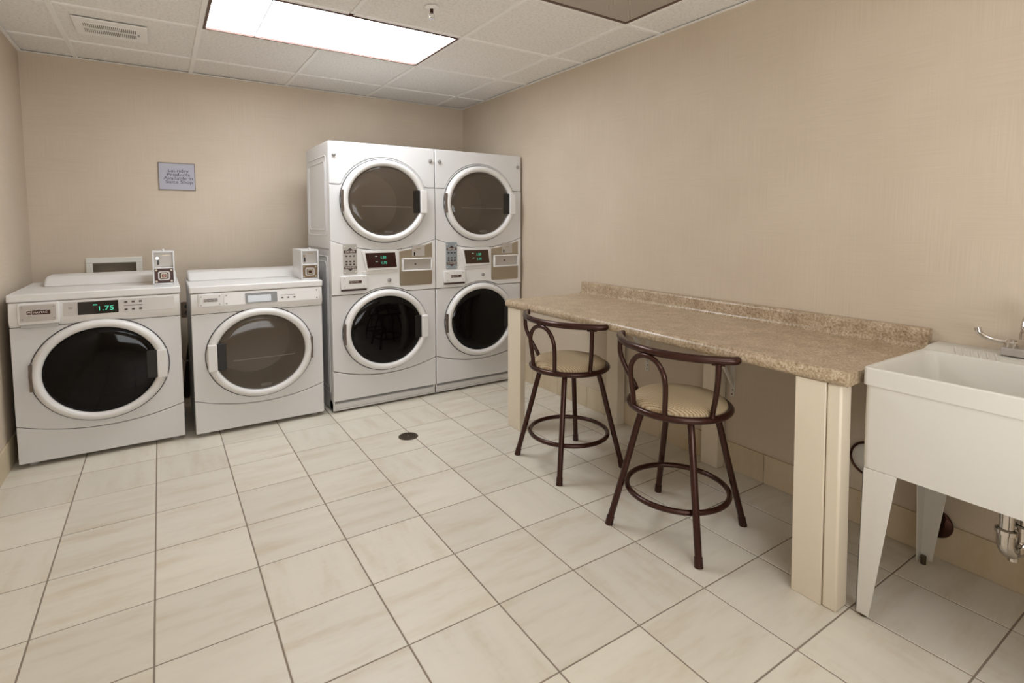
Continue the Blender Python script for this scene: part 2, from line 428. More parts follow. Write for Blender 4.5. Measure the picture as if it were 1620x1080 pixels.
for y in gy[1:-1]:
    for a, b in zip(gx, gx[1:]): tee(a+0.0125, b-0.0125, y-0.011, y+0.011, H-0.0005)
for b in ((XL, XL+0.02, YF, YB), (XR-0.02, XR, YF, YB), (XL+0.02, XR-0.02, YB-0.02, YB), (XL+0.02, XR-0.02, YF, YF+0.02)):
    link('wall_angle', box(*b, H-0.003, H), M_TEE, ceil, smooth=False)

# troffer lights
def troffer(x0, x1, y0, y1, label, dm):
    t = thing('ceiling_light', label, 'light', ((x0+x1)/2, (y0+y1)/2, H))
    w, d = (x1-x0)/2-0.013, (y1-y0)/2-0.013
    bm = bmesh.new()
    for b in ((-w, w, -d, -d+0.012), (-w, w, d-0.012, d), (-w, -w+0.014, -d+0.012, d-0.012), (w-0.014, w, -d+0.012, d-0.012)): box(*b, -0.004, 0.045, bm)
    link('light_frame', bm, M_FIXFRAME, t, smooth=False)
    link('light_housing', box(-w, w, -d, d, 0.0455, 0.0495), M_TEE, t, smooth=False)
    iw, idp = w-0.0145, d-0.0125
    link('diffuser', box(-iw, iw, -idp, idp, 0.006, 0.009), dm, t, smooth=False)
    bm = bmesh.new()
    for k in (-1, 1): box(-iw, iw, k*idp/3-0.0035, k*idp/3+0.0035, 0.002, 0.0055, bm)
    box(-iw*0.6-0.003, -iw*0.6+0.003, -idp, idp, 0.003, 0.0056, bm)
    link('diffuser_joint', bm, M_DBAR, t, smooth=False)
troffer(0.610, 1.890, -0.555, 0.095, 'long fluorescent ceiling light with white diffuser above the washers and dryers', M_DIFF)
troffer(0.610, 1.890, -3.815, -3.165, 'fluorescent ceiling light nearer the sink end of the room, above the camera', M_DIFF2)

# small supply vent in the ceiling
v = thing('ceiling_vent', 'small white slotted ceiling vent above the left washer', 'vent', (0.203, 0.385, H))
x, d = 0.165, 0.165
link('vent_frame', prism(rrect(-x, x, -0.15, 0.15, 0.006), -0.0065, 0.0, 'z'), M_TEE, v, bev=0.004)
link('vent_opening', box(-0.122, 0.112, -0.088, 0.088, -0.0072, -0.0062), Mat('vent_dark', srgb(120, 112, 104), 0.8).m, v, smooth=False)
bm = bmesh.new()
for row in ((-0.086, -0.008), (0.008, 0.086)):
    for k in range(27):
        xx = -0.118+k*0.0088; box(xx, xx+0.0044, row[0], row[1], -0.0105, -0.0070, bm)
box(-0.124, 0.114, -0.008, 0.008, -0.0105, -0.007, bm); box(-0.124, 0.114, -0.092, -0.086, -0.0105, -0.007, bm); box(-0.124, 0.114, 0.086, 0.092, -0.0105, -0.007, bm)
tag(link('vent_slats', bm, M_TEE, v, smooth=False), kind='stuff')
link('damper_lever', box(0.118, 0.128, -0.005, 0.005, -0.016, -0.0065), M_GREY, v, smooth=False)

# return air grille
g = thing('return_grille', 'square perforated metal return air grille in the ceiling by the right wall', 'vent', ((gx[4]+gx[5])/2, (gy[4]+gy[5])/2, H))
w, d = 0.3065, 0.3115
bm = bmesh.new()
for b in ((-w, w, -d, -d+0.018), (-w, w, d-0.018, d), (-w, -w+0.018, -d+0.018, d-0.018), (w-0.018, w, -d+0.018, d-0.018)): box(*b, -0.003, 0.012, bm)
link('grille_frame', bm, M_FIXFRAME, g, smooth=False)
link('perforated_panel', box(-w+0.0185, w-0.0185, -d+0.0185, d-0.0185, -0.001, 0.003), M_PERF, g, smooth=False)

# sprinkler head
sp = thing('fire_sprinkler', 'small chrome sprinkler head with round plate in the ceiling', 'sprinkler', (1.555, -0.86, H+0.001))
link('cover_plate', lathe([(0.010, 0), (0.034, 0), (0.034, -0.004), (0.022, -0.010), (0.010, -0.011)], (0, 0, 0), n=28), M_TEE, sp)
link('sprinkler_stem', cyl((0, 0, -0.002), (0, 0, -0.030), 0.008, n=14), M_CHROMED, sp)
link('sprinkler_frame', tube([(-0.004, 0, -0.028), (-0.014, 0, -0.038), (-0.010, 0, -0.050), (0, 0, -0.054), (0.010, 0, -0.050), (0.014, 0, -0.038), (0.004, 0, -0.028)], 0.0025, n=8), M_CHROME, sp)
link('deflector', cyl((0, 0, -0.054), (0, 0, -0.0565), 0.015, n=18), M_CHROME, sp)

# floor drain
dr = thing('floor_drain', 'round dark bronze floor drain cover in the tiled floor', 'drain', (drain_c[0], drain_c[1], 0.0))
link('drain_cover', lathe([(0.0001, 0.0025), (0.046, 0.0025), (0.050, 0.0032), (0.056, 0.0028), (0.058, 0.0004)], (0, 0, 0), n=40), M_DRAIN, dr)
bm = bmesh.new()
for R_, n_ in ((0.014, 6), (0.026, 11), (0.038, 16)):
    for k in range(n_):
        a = 2*PI*k/n_; cyl((R_*math.cos(a), R_*math.sin(a), 0.0024), (R_*math.cos(a), R_*math.sin(a), 0.0030), 0.0035, bm, n=8)
tag(link('drain_holes', bm, M_HOLE, dr), kind='stuff')
link('drain_screw', cyl((0, 0, 0.0025), (0, 0, 0.0042), 0.004, n=12), M_CHROME, dr)

# wall sign
s = thing('wall_sign', 'small silver wall sign reading Laundry Products Available in Suite Shop', 'sign', (0.501, YB, 1.590))
link('sign_frame', frame(-0.112, 0.112, -0.096, 0.096, 0.005, -0.009, -0.0005), M_SIGNF, s, smooth=False)
link('sign_plate', box(-0.107, 0.107, -0.006, -0.001, -0.091, 0.091), M_SIGN, s, smooth=False)
for k, ln in enumerate(('Laundry', 'Products', 'Available in', 'Suite Shop')):
    text('sign_lettering', ln, 0.032, (0.008 if k < 3 else 0.012, -0.0066, 0.040-k*0.0262), M_TEXT, s, sx=1.22)

# recessed washer service box in the back wall
s = thing('wall_outlet_box', 'white framed recessed water outlet box in the wall behind the left washer', 'outlet box', (0.116, YB, 0.85))
link('box_frame', frame(-0.156, 0.156, -0.180, 0.178, 0.037, -0.010, -0.0005), M_IVORY, s, bev=0.003)
bm = bmesh.new()
box(-0.125, 0.125, 0.080, 0.084, -0.146, 0.139, bm)
for b in ((-0.125, -0.121, -0.0004, 0.080, -0.146, 0.139), (0.121, 0.125, -0.0004, 0.080, -0.146, 0.139), (-0.121, 0.121, -0.0004, 0.080, 0.135, 0.139), (-0.121, 0.121, -0.0004, 0.080, -0.146, -0.142)): box(*b, bm)
link('box_liner', bm, M_SERVICE, s, smooth=False)

# outlet and hoses seen between the two front loaders
s = thing('power_outlet', 'dark outlet plate on the back wall in the gap between the washers', 'outlet', (0.525, YB, 0.635))
link('outlet_plate', prism(rrect(-0.036, 0.036, -0.056, 0.056, 0.006), -0.007, -0.0005), Mat('outlet_brown', srgb(96, 78, 64), 0.5).m, s, bev=0.002)
bm = bmesh.new()
for dz in (-0.022, 0.022): cyl((0, -0.007, dz), (0, -0.0092, dz), 0.015, bm, n=16)
link('outlet_socket', bm, M_BLACK, s)
tag(link('water_hose', tube(smoothpath([(0.50, 1.07, 0.012), (0.512, 1.03, 0.18), (0.530, 1.02, 0.34), (0.560, 1.06, 0.46), (0.640, 1.10, 0.52)]), 0.021, n=14), M_HOSE),
    'thick black rubber hose behind the gap between the left and right washers', 'hose')
tag(link('power_cable', tube(smoothpath([(0.475, 0.99, 0.330), (0.500, 0.96, 0.300), (0.530, 0.95, 0.306), (0.560, 0.97, 0.335), (0.60, 1.0, 0.36)]), 0.005, n=8), M_WIRE),
    'thin grey cable looping in front of the black hose between the washers', 'cable')

# ------------------------------------------------------------------ laundry machines
def arc(xa, xb, zedge, dip, n=20):
    return [(xa+(xb-xa)*i/n, zedge-dip*(1-((2*i/n)-1)**2)) for i in range(n+1)]
def door(parent, cx, cz, rx, rz, glass, side, rot_tab=True, drum=True, line=None):
    """round door: ring with glass, handle, recess, hinge as sub-parts; side +1: handle on the right."""
    prof = [(0.995, 0.001), (1.0, -0.006), (0.99, -0.020), (0.955, -0.033), (0.91, -0.037), (0.865, -0.030), (0.845, -0.022), (0.838, -0.004), (0.838, 0.004)]
    d = link('door', lathe(prof, (cx, 0, cz), 'y', 80, rx, rz), M_ENAMEL2, parent, ang=60)
    link('door_gasket', lathe([(1.004, 0.0008), (1.018, 0.0), (1.018, -0.0025), (1.002, -0.004)], (cx, 0, cz), 'y', 72, rx, rz), M_RUBBER, d)
    gp = [(0.84, -0.012), (0.80, -0.019), (0.70, -0.024), (0.5, -0.028), (0.25, -0.030), (0.001, -0.0305)]
    link('door_glass', lathe(gp, (cx, 0, cz), 'y', 72, rx, rz), glass, d, ang=80)
    if drum:
        link('drum', lathe([(0.835, 0.006), (0.80, 0.03), (0.80, 0.40), (0.4, 0.42), (0.001, 0.42)], (cx, 0, cz), 'y', 48, rx, rz), M_DRUM, d)
        link('reflection_strip', box(cx-0.16*rx/0.3, cx+0.19*rx/0.3, -0.010, -0.006, cz-0.038, cz-0.034), M_TEXTW, d, smooth=False)  # pale strip behind the glass: a reflection line put in as geometry
        link('lint_label', box(cx-0.01, cx+0.05, -0.012, -0.008, cz-rz*0.78, cz-rz*0.72), M_GREY, d, smooth=False)
    s = side
    xs = sorted((cx+s*0.655*rx, cx+s*0.83*rx)); hz = 0.078
    link('handle_recess', prism(rrect(xs[0], xs[1]+0.004*(s > 0), cz-hz, cz+hz*1.02, 0.008), -0.029, -0.010), M_BLACK, d, bev=0.002)
    xs = sorted((cx+s*0.815*rx, cx+s*0.975*rx))
    link('door_handle', prism(rrect(min(xs), max(xs), cz-hz*1.02, cz+hz*1.02, 0.008), -0.047, -0.008), M_ENAMEL2, d, bev=0.005, seg=3)
    hx = cx-s*rx*0.972
    link('hinge', prism(rrect(hx-0.0075, hx+0.0065, cz-0.072, cz+0.068, 0.003), -0.033, -0.001), M_HINGE, d, bev=0.002)
    return d
def brand_plate(parent, x0, x1, z0, z1, y, strip_dark, k=1.0):
    """raised plate with screws and the maker's strip"""
    p = link('brand_plate', prism(rrect(x0, x1, z0, z1, 0.006), y-0.004, y), M_SILVER if strip_dark else M_ENAMEL2, parent, bev=0.001)
    w = x1-x0; h = z1-z0; zc = (z0+z1)/2+0.03*h
    link('brand_strip', box(x0+0.17*w, x1-0.16*w, y-0.0052, y-0.0042, zc-0.13*h, zc+0.13*h), M_DKRED if strip_dark else Mat('strip_grey', srgb(96, 88, 88), 0.4).m, p, smooth=False)
    link('brand_emblem', frame(x0+0.17*w, x0+0.17*w+0.28*h, zc-0.14*h, zc+0.14*h, 0.0016*k, y-0.0062, y-0.0053), M_TEXTW, p, smooth=False)
    text('brand_emblem_letter', 'M', 0.2*h, (x0+0.17*w+0.14*h, y-0.0056, zc), M_TEXTW, p)
    text('brand_lettering', 'MAYTAG', 0.18*h, (x0+0.17*w+0.34*h, y-0.0056, zc), M_TEXTW, p, sx=0.92, align='LEFT')
    bm = bmesh.new()
    for sx_, sz_ in ((x0+0.06*w, z0+0.14*h), (x1-0.06*w, z0+0.14*h), (x0+0.06*w, z1-0.14*h), (x1-0.06*w, z1-0.14*h)): cyl((sx_, y-0.004, sz_), (sx_, y-0.0058, sz_), 0.0035, bm, n=10)
    tag(link('plate_screws', bm, M_KNOB, p), kind='stuff')
    return p
def side_panel_ribs(parent, xside, z0, z1, y0, y1, s):
    """pressed outlines on a cabinet side"""
    bm = bmesh.new()
    for ins in (0.0, 0.035):
        pts = rrect(y0+ins, y1-ins, z0+ins, z1-ins, 0.03)
        tube([(xside, p[0], p[1]) for p in pts], 0.004, bm, n=6, closed=True)
    return link('pressed_rib', bm, M_ENAMEL, parent)

def front_loader(name, label, xc, yf, hgt, kind):
    t = thing(name, label, 'washer' if kind == 'washer' else 'dryer', (xc, yf, 0))
    W2 = 0.3655; D = 0.66
    link('cabinet', frame_body(W2, 0.021, D, 0.022, hgt-0.042), M_ENAMEL, t, bev=0.006)
    # kick panel with curved top edge
    a = arc(-W2, W2, 0.222, 0.062)
    link('kick_panel', prism([(W2, 0.024), (-W2, 0.024)][::1]+[(x_, z_-0.001) for x_, z_ in a], 0.0, 0.020), M_ENAMEL, t, bev=0.004, seg=2)
    cz = 0.473 if kind == 'washer' else 0.473
    outer = [(x_, z_+0.003) for x_, z_ in a]+[(W2, 0.730), (-W2, 0.730)]
    link('front_panel', holed(outer, (0, cz), 0.262, 0.240, 0.0, 0.020), M_ENAMEL, t, bev=0.009, seg=3)
    # sloping control panel
    prof = [(0.020, 0.732), (0.001, 0.732), (-0.018, 0.768), (-0.006, hgt-0.042), (0.020, hgt-0.042)]
    cp = link('control_panel', prism(prof, -W2, W2, 'x'), M_ENAMEL2, t, bev=0.003)
    # lid and raised rear shelf
    lid = link('top_lid', box(-W2-0.006, W2+0.006, -0.010, D+0.01, hgt-0.040, hgt), M_ENAMEL2, t, bev=0.007, seg=3)
    link('rear_shelf', prism([(0.34, hgt), (0.44, hgt+0.044), (0.47, hgt+0.050), (D, hgt+0.050), (D, hgt)], -W2+(0.085 if kind == 'washer' else 0.004), W2-0.001, 'x'), M_ENAMEL2, t, bev=0.014, seg=4)
    for sx_ in (-1, 1):
        for yy in (0.06, D-0.06): link('leveling_foot', cyl((sx_*(W2-0.05), yy, 0.0), (sx_*(W2-0.05), yy, 0.024), 0.022, n=16), M_GREY, t)
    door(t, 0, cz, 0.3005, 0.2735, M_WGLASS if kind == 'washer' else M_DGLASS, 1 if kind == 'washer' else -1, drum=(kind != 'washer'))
    return t, cp
def frame_body(W2, y0, y1, z0, z1):
    """open-fronted cabinet shell"""
    bm = bmesh.new(); th = 0.012
    box(-W2, -W2+th, y0, y1, z0, z1, bm); box(W2-th, W2, y0, y1, z0, z1, bm)
    box(-W2+th, W2-th, y1-th, y1, z0, z1, bm); box(-W2+th, W2-th, y0, y1-th, z1-th, z1, bm); box(-W2+th, W2-th, y0, y1-th, z0, z0+th, bm)
    return bm

# left washer
t, cp = front_loader('front_load_washer', 'white front-loading washer with black door glass, in the left corner of the room', 0.096, 0.22, 0.900, 'washer')
def cpy(z): return -0.018+(z-0.768)*(0.012/(0.858-0.768))
def panel_plate(parent, name, x0, x1, z0, z1, mat, off=0.0, th=0.002, r=0.004):
    """thin plate lying on the sloping control panel"""
    bm = bmesh.new(); pts = rrect(x0, x1, z0, z1, r)
    A = [bm.verts.new((p[0], cpy(p[1])-off-th, p[1])) for p in pts]; B = [bm.verts.new((p[0], cpy(p[1])-off, p[1])) for p in pts]
    n = len(pts)
    for i in range(n): bm.faces.new((A[i], A[(i+1) % n], B[(i+1) % n], B[i]))
    bm.faces.new(A[::-1]); bm.faces.new(B)
    return link(name, bm, mat, parent, smooth=False)
sl = math.atan2(0.012, 0.09)
fp = panel_plate(t, 'control_fascia', -0.152, 0.340, 0.776, 0.846, M_SILVER)
panel_plate(fp, 'display', -0.092, 0.082, 0.778, 0.844, M_SCREEN, 0.0022)
text('display_digits', '1.75', 0.034, (0.026, cpy(0.806)-0.0050, 0.804), M_LED, fp, sx=1.3, rot=(PI/2-sl, 0, 0))
panel_plate(fp, 'display_mark', -0.027, -0.009, 0.823, 0.828, M_LED, 0.0046, 0.0006, 0.001)
for rz_ in (0.830, 0.790):
    for k in range(3): panel_plate(fp, 'button', 0.108+k*0.033, 0.122+k*0.033, rz_-0.004, rz_+0.005, M_BTN, 0.0022, 0.003, 0.002)
panel_plate(fp, 'divider_line', 0.106, 0.190, 0.8095, 0.8125, M_BTN, 0.0022, 0.0006, 0.001)
bm = bmesh.new()
for k in range(3): box(-0.130, -0.113, cpy(0.815)-0.0030, cpy(0.815)-0.0023, 0.806+k*0.006, 0.808+k*0.006, bm)
link('panel_icon', bm, M_KNOB, fp, smooth=False)
dw = link('detergent_drawer', prism(rrect(-0.330, -0.166, 0.746, 0.856, 0.008), -0.026, 0.0), M_ENAMEL2, t, bev=0.004, seg=3)
link('drawer_pull', box(-0.322, -0.174, -0.022, 0.0, 0.728, 0.7455), M_GREY, dw, bev=0.003)
brand_plate(dw, -0.318, -0.178, 0.764, 0.846, -0.0262, True)

# middle machine: front-loading dryer-style washer with brown glass
t, cp = front_loader('front_load_dryer', 'white front-loading dryer with brown see-through door glass and left-hand handle', 0.881, 0.185, 0.895, 'dryer')
def cpz(z): return z
fp = panel_plate(t, 'control_fascia', -0.196, 0.345, 0.776, 0.844, M_ENAMEL2)
d_ = panel_plate(fp, 'display', -0.084, 0.095, 0.777, 0.840, M_SCREENG, 0.0022)
panel_plate(fp, 'display_window', -0.070, 0.060, 0.786, 0.826, Mat('display_pale', srgb(214, 220, 226), 0.15).m, 0.0046, 0.0006)
for k in range(3): panel_plate(fp, 'button', 0.118+k*0.036, 0.130+k*0.036, 0.796, 0.803, M_BTN, 0.0022, 0.002, 0.002)
panel_plate(fp, 'divider_line', 0.118, 0.202, 0.814, 0.817, M_KNOB, 0.0022, 0.0006, 0.001)
for xx, zz in ((-0.184, 0.834), (-0.184, 0.786), (0.332, 0.834), (0.332, 0.786)):
    link('panel_screw', cyl((xx, cpy(zz)-0.0015, zz), (xx, cpy(zz)-0.0040, zz), 0.0045, n=10), M_KNOB, fp)
pl = link('brand_panel', prism(rrect(-0.330, -0.205, 0.776, 0.850, 0.004), -0.0225, -0.004), M_ENAMEL2, t, bev=0.001)
brand_plate(pl, -0.322, -0.214, 0.778, 0.846, -0.0226, False)

# coin boxes
def coin_box(label, x0, x1, yf, yb, z0, z1, plate):
    w = (x1-x0)/2; h = z1-z0; D = yb-yf
    t = thing('coin_meter', label, 'coin box', ((x0+x1)/2, yf, z0))
    zm = h*0.50; th = 0.008
    bm = bmesh.new()
    box(-w, -w+th, 0.0, D, 0, h, bm); box(w-th, w, 0.0, D, 0, h, bm); box(-w+th, w-th, 0, D, h-th, h, bm); box(-w+th, w-th, 0, D, 0, th, bm)
    box(-w+th, w-th, 0, 0.05, zm-0.004, zm+0.004, bm); box(-w+th, w-th, 0.05, D, th, h-th, bm)
    link('meter_case', bm, M_ENAMEL, t, bev=0.0015, seg=1)
    link('coin_window', box(-w+th, w-th, 0.035, 0.0495, zm+0.0045, h-th-0.0005), M_SILVER, t, smooth=False)
    s = link('coin_slot', box(-w*0.55, -w*0.40, 0.028, 0.0345, zm+0.016, zm+0.045), M_BLACK, t, bev=0.002)
    link('coin_return', cyl((-w*0.55, 0.0345, zm+0.055), (-w*0.55, 0.026, zm+0.055), 0.008, n=14), M_CHROME, t)
    link('price_card', box(-w*0.15, w*0.55, 0.032, 0.0345, zm+0.066, zm+0.076), M_STEEL, t, smooth=False)
    lp = link('lock_plate', box(-w+th+0.001, w-th-0.001, 0.012, 0.024, th+0.001, zm-0.005), plate, t, smooth=False)
    zc = (th+zm-0.004)/2; q = min(w-th, zc-th)*0.62
    link('lock_ring', prism_ring(q*1.12, q, 0.007, zc, 0.004, 0.0118), M_SILVER, lp)
    link('lock_ring', prism_ring(q*0.62, q*0.56, 0.005, zc, 0.002, 0.0117), M_STEEL, lp)
    link('lock_core', cyl((0, 0.0118, zc), (0, 0.004, zc), q*0.34, n=16), M_CHROMED, lp)
    for a_ in (-1, 1):
        for b_ in (-1, 1): link('rivet', cyl((a_*(w-th-0.009), 0.0118, zc+b_*(zc-th-0.010)), (a_*(w-th-0.009), 0.008, zc+b_*(zc-th-0.010)), 0.006, n=12), M_STEEL, lp)
    link('top_knob', lathe([(0.001, 0.014), (0.006, 0.012), (0.008, 0.006), (0.006, 0.0)], (0.0, 0.01, h), n=14), M_ENAMEL2, t)
    return t
def prism_ring(wx, wz, wd, zc, y0, y1):
    bm = bmesh.new(); o = rrect(-wx, wx, zc-wz, zc+wz, wz*0.45); i = rrect(-wx+wd, wx-wd, zc-wz+wd, zc+wz-wd, (wz-wd)*0.45); n = len(o)
    O0 = [bm.verts.new((p[0], y0, p[1])) for p in o]; O1 = [bm.verts.new((p[0], y1, p[1])) for p in o]
    I0 = [bm.verts.new((p[0], y0, p[1])) for p in i]; I1 = [bm.verts.new((p[0], y1, p[1])) for p in i]
    for k in range(n):
        j = (k+1) % n
        bm.faces.new((O0[k], O0[j], I0[j], I0[k])); bm.faces.new((O0[j], O0[k], O1[k], O1[j])); bm.faces.new((I0[k], I0[j], I1[j], I1[k])); bm.faces.new((O1[k], O1[j], I1[j], I1[k]))
    return bm
coin_box('white coin box with dark red lock plate on top of the left washer', 0.338, 0.448, 0.36, 0.558, 0.901, 1.096, M_DKRED)
coin_box('white coin box with brown lock plate on the single dryer, beside the stacked machines', 1.141, 1.250, 0.25, 0.520, 0.896, 1.088, Mat('lock_plate_brown', srgb(120, 98, 74), 0.35, 0.4).m)

# stacked machines
def stack(label, x0, x1, yf, keypad, screen, grp):
    xc = (x0+x1)/2; W2 = (x1-x0)/2-0.002; D = 0.615; HT = 1.787
    t = thing('stacked_washer_dryer', label, 'washer dryer', (xc, yf, 0))
    link('cabinet', frame_body(W2, 0.021, D, 0.012, HT), M_ENAMEL, t, bev=0.004)
    link('cabinet_deck', box(-W2+0.013, W2-0.013, 0.022, D-0.013, 0.93, 0.95), M_ENAMEL, t, smooth=False)
    side_panel_ribs(t, -W2, 0.12, 1.04, 0.07, D-0.05, -1); side_panel_ribs(t, -W2, 1.18, 1.70, 0.07, D-0.05, -1)
    link('side_seam', box(-W2-0.0015, -W2+0.002, 0.03, D-0.005, 1.085, 1.097), M_GREY, t, smooth=False)
    # toe base
    link('toe_base', prism([(0.030, 0.012), (0.020, 0.060), (0.055, 0.0795), (0.10, 0.0795), (0.10, 0.012)], -W2, W2, 'x'), M_ENAMEL, t, bev=0.002)
    for sx_ in (-1, 1): 
        for yy in (0.09, D-0.06): link('leveling_foot', cyl((sx_*(W2-0.05), yy, 0.0), (sx_*(W2-0.05), yy, 0.0118), 0.02, n=14), M_BLACK, t)
    a = arc(-W2, W2, 0.288, 0.064)
    link('kick_panel', prism([(W2, 0.0825), (-W2, 0.0825)]+[(p, q-0.001) for p, q in a], 0.0, 0.020), M_ENAMEL, t, bev=0.006, seg=3)
    outer = [(p, q+0.003) for p, q in a]+[(W2, 0.787), (-W2, 0.787)]
    zc1 = 0.532; zc2 = 1.410
    # the door circle breaks the seam above it: panel outline follows the top of the door
    def bulge(zs, zc, rx, rz, sgn):
        pts = []
        for i in range(41):
            x_ = W2-2*W2*i/40; e = 1-(x_/rx)**2
            z_ = zs
            if e > 0:
                zz = zc+sgn*rz*math.sqrt(e); z_ = max(zs, zz) if sgn > 0 else min(zs, zz)
            pts.append((x_, z_))
        return pts
    top1 = bulge(0.787, zc1, 0.315, 0.290, 1)
    outer = [(p, q+0.003) for p, q in a]+top1
    link('washer_front_panel', holed(outer, (0, zc1), 0.262, 0.240, 0.0, 0.020), M_ENAMEL, t, bev=0.006, seg=3)
    # control section between the two doors
    b = arc(-W2, W2, 1.148, 0.072)
    low = [(p, q+0.004) for p, q in top1[::-1]]
    poly = [(p, q-0.001) for p, q in b][::-1]+low
    cp = link('control_panel', quadplate(low, [(p, q-0.0012) for p, q in arc(-W2, W2, 1.148, 0.072, 40)], -0.003, 0.020), M_ENAMEL2, t, bev=0.003)
    outer = [(p, q+0.003) for p, q in b]+[(W2, 1.509)]+[(p, q) for p, q in bulge(1.509, zc2, 0.315, 0.290, 1)][1:-1]+[(-W2, 1.509)]
    link('dryer_front_panel', holed(outer, (0, zc2), 0.262, 0.240, 0.0, 0.020), M_ENAMEL, t, bev=0.006, seg=3)
    topl = [(p, q+0.0035) for p, q in bulge(1.509, zc2, 0.315, 0.290, 1)[::-1]]
    link('top_panel', quadplate(topl, [(p[0], HT) for p in topl], 0.0, 0.020), M_ENAMEL, t, bev=0.005, seg=3)
    for sx_ in (-1, 1):
        link('latch_knob', lathe([(0.013, 0), (0.012, -0.010), (0.006, -0.014), (0.001, -0.0145)], (sx_*(W2-0.032), 0.0, 1.700), 'y', 16), M_KNOB, t)
    door(t, 0, zc1, 0.302, 0.278, M_WGLASS, 1, drum=False)
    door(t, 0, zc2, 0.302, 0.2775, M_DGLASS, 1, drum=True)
    # keypad
    L = lambda x: x-0.370
    kp = link('keypad', prism(rrect(L(0.078), L(0.170), 0.925, 1.124, 0.010), -0.006, -0.0032), keypad, t, bev=0.001)
    def tri(cx, cz, s_, w_): return prism([(cx-w_, cz), (cx+w_, cz), (cx, cz+s_)] if s_ > 0 else [(cx-w_, cz), (cx, cz+s_), (cx+w_, cz)], -0.0068, -0.0062)
    kx = L(0.124)
    link('keypad_arrow', tri(kx, 1.083, 0.017, 0.019), M_BTN, kp, smooth=False); link('keypad_arrow', tri(kx, 0.961, -0.015, 0.019), M_BTN, kp, smooth=False)
    link('keypad_band', box(kx-0.041, kx+0.041, -0.0068, -0.0062, 1.064, 1.083), M_BTN, kp, smooth=False)
    link('keypad_band', box(kx-0.041, kx+0.041, -0.0068, -0.0062, 0.961, 0.978), M_BTN, kp, smooth=False)
    text('keypad_lettering', 'DRYER', 0.0185, (kx, -0.0070, 1.0735), M_TEXTW, kp, sx=1.1); text('keypad_lettering', 'WASHER', 0.0165, (kx, -0.0070, 0.9695), M_TEXTW, kp, sx=1.1)
    for zz in (1.046, 1.010, 0.990):
        for k in (-1, 0, 1): link('button', prism(rrect(kx+k*0.025-0.007, kx+k*0.025+0.007, zz-0.0045, zz+0.0045, 0.003), -0.009, -0.0062), M_BTN, kp)
    bm = bmesh.new()
    for xx, zz in ((kx-0.036, 1.108), (kx+0.036, 1.100), (kx-0.036, 0.940), (kx+0.036, 0.940)): cyl((xx, -0.006, zz), (xx, -0.008, zz), 0.004, bm, n=10)
    tag(link('keypad_screws', bm, M_TEXTW, kp), kind='stuff')
    # detergent drawer
    dw = link('detergent_drawer', prism(rrect(L(0.055), L(0.232), 0.828, 0.916, 0.008), -0.022, -0.0032), M_ENAMEL2, t, bev=0.004, seg=3)
    link('drawer_pull', box(L(0.060), L(0.228), -0.018, -0.0032, 0.815, 0.8275), M_BTN, dw, bev=0.002)
    brand_plate(dw, L(0.068), L(0.220), 0.834, 0.912, -0.0222, True) if False else brand_plate2(dw, L(0.068), L(0.220), 0.834, 0.912, -0.0224)
    # slanted display
    bz = link('display_bezel', slab4([(L(0.198), 1.078), (L(0.448), 1.081), (L(0.455), 0.946), (L(0.232), 0.940)], -0.016, -0.0032), M_ENAMEL2, t, bev=0.006, seg=3)
    link('display', slab4([(L(0.222), 1.062), (L(0.430), 1.062), (L(0.442), 0.962), (L(0.238), 0.962)], -0.0185, -0.0162), screen, bz)
    link('display_mark', box(L(0.288), L(0.303), -0.0192, -0.0186, 1.037, 1.041), M_LED2, bz, smooth=False)
    link('display_mark', box(L(0.292), L(0.307), -0.0192, -0.0186, 1.001, 1.005), M_LED2, bz, smooth=False)
    text('display_digits', '1.50', 0.024, (L(0.345), -0.0190, 1.029), M_LED, bz, sx=1.0); text('display_digits', '1.75', 0.024, (L(0.350), -0.0190, 0.993), M_LED, bz, sx=1.0)
    link('bezel_ledge', slab4([(L(0.200), 0.940), (L(0.462), 0.944), (L(0.452), 0.926), (L(0.215), 0.918)], -0.007, -0.0032), M_ENAMEL2, t, bev=0.003)
    link('cam_lock', lathe([(0.014, 0), (0.013, -0.006), (0.008, -0.009), (0.001, -0.009)], (L(0.392), -0.0032, 0.872), 'y', 18), M_KNOB, t)
    # coin panel, its top edge following the curve of the section
    xa, xb = L(0.466), L(0.712)
    def zt(x_): return 1.148-0.072*(1-(x_/W2)**2)-0.014
    pts = [(xb-0.008, 0.826), (xb, 0.834)]+[(xb+(xa-xb)*i/8, zt(xb+(xa-xb)*i/8)) for i in range(9)]+[(xa, 0.834), (xa+0.008, 0.826)]
    cn = link('coin_panel', prism(pts, -0.0065, -0.0032), M_STEEL, t, bev=0.001)
    link('coin_plate', box(L(0.560), L(0.655), -0.009, -0.0068, 1.030, 1.108), M_SILVER, cn, smooth=False)
    link('coin_slot', box(L(0.572), L(0.580), -0.012, -0.0092, 1.034, 1.058), M_BLACK, cn, smooth=False)
    link('coin_return_button', cyl((L(0.574), -0.009, 1.070), (L(0.574), -0.016, 1.070), 0.007, n=12), M_CHROME, cn)
    link('price_card', box(L(0.590), L(0.625), -0.0098, -0.0091, 1.078, 1.086), M_STEEL, cn, smooth=False)
    link('coin_cup_rim', frame(L(0.480), L(0.705), 0.928, 1.018, 0.009, -0.030, -0.0068), M_ENAMEL2, cn, bev=0.003)
    link('coin_cup_back', box(L(0.4895), L(0.695), -0.0095, -0.0068, 0.9375, 1.0085), M_SILVER, cn, smooth=False)
    link('coin_cup_lock', cyl((L(0.582), -0.0095, 0.975), (L(0.582), -0.014, 0.975), 0.006, n=12), M_BTN, cn)
    bm = bmesh.new()
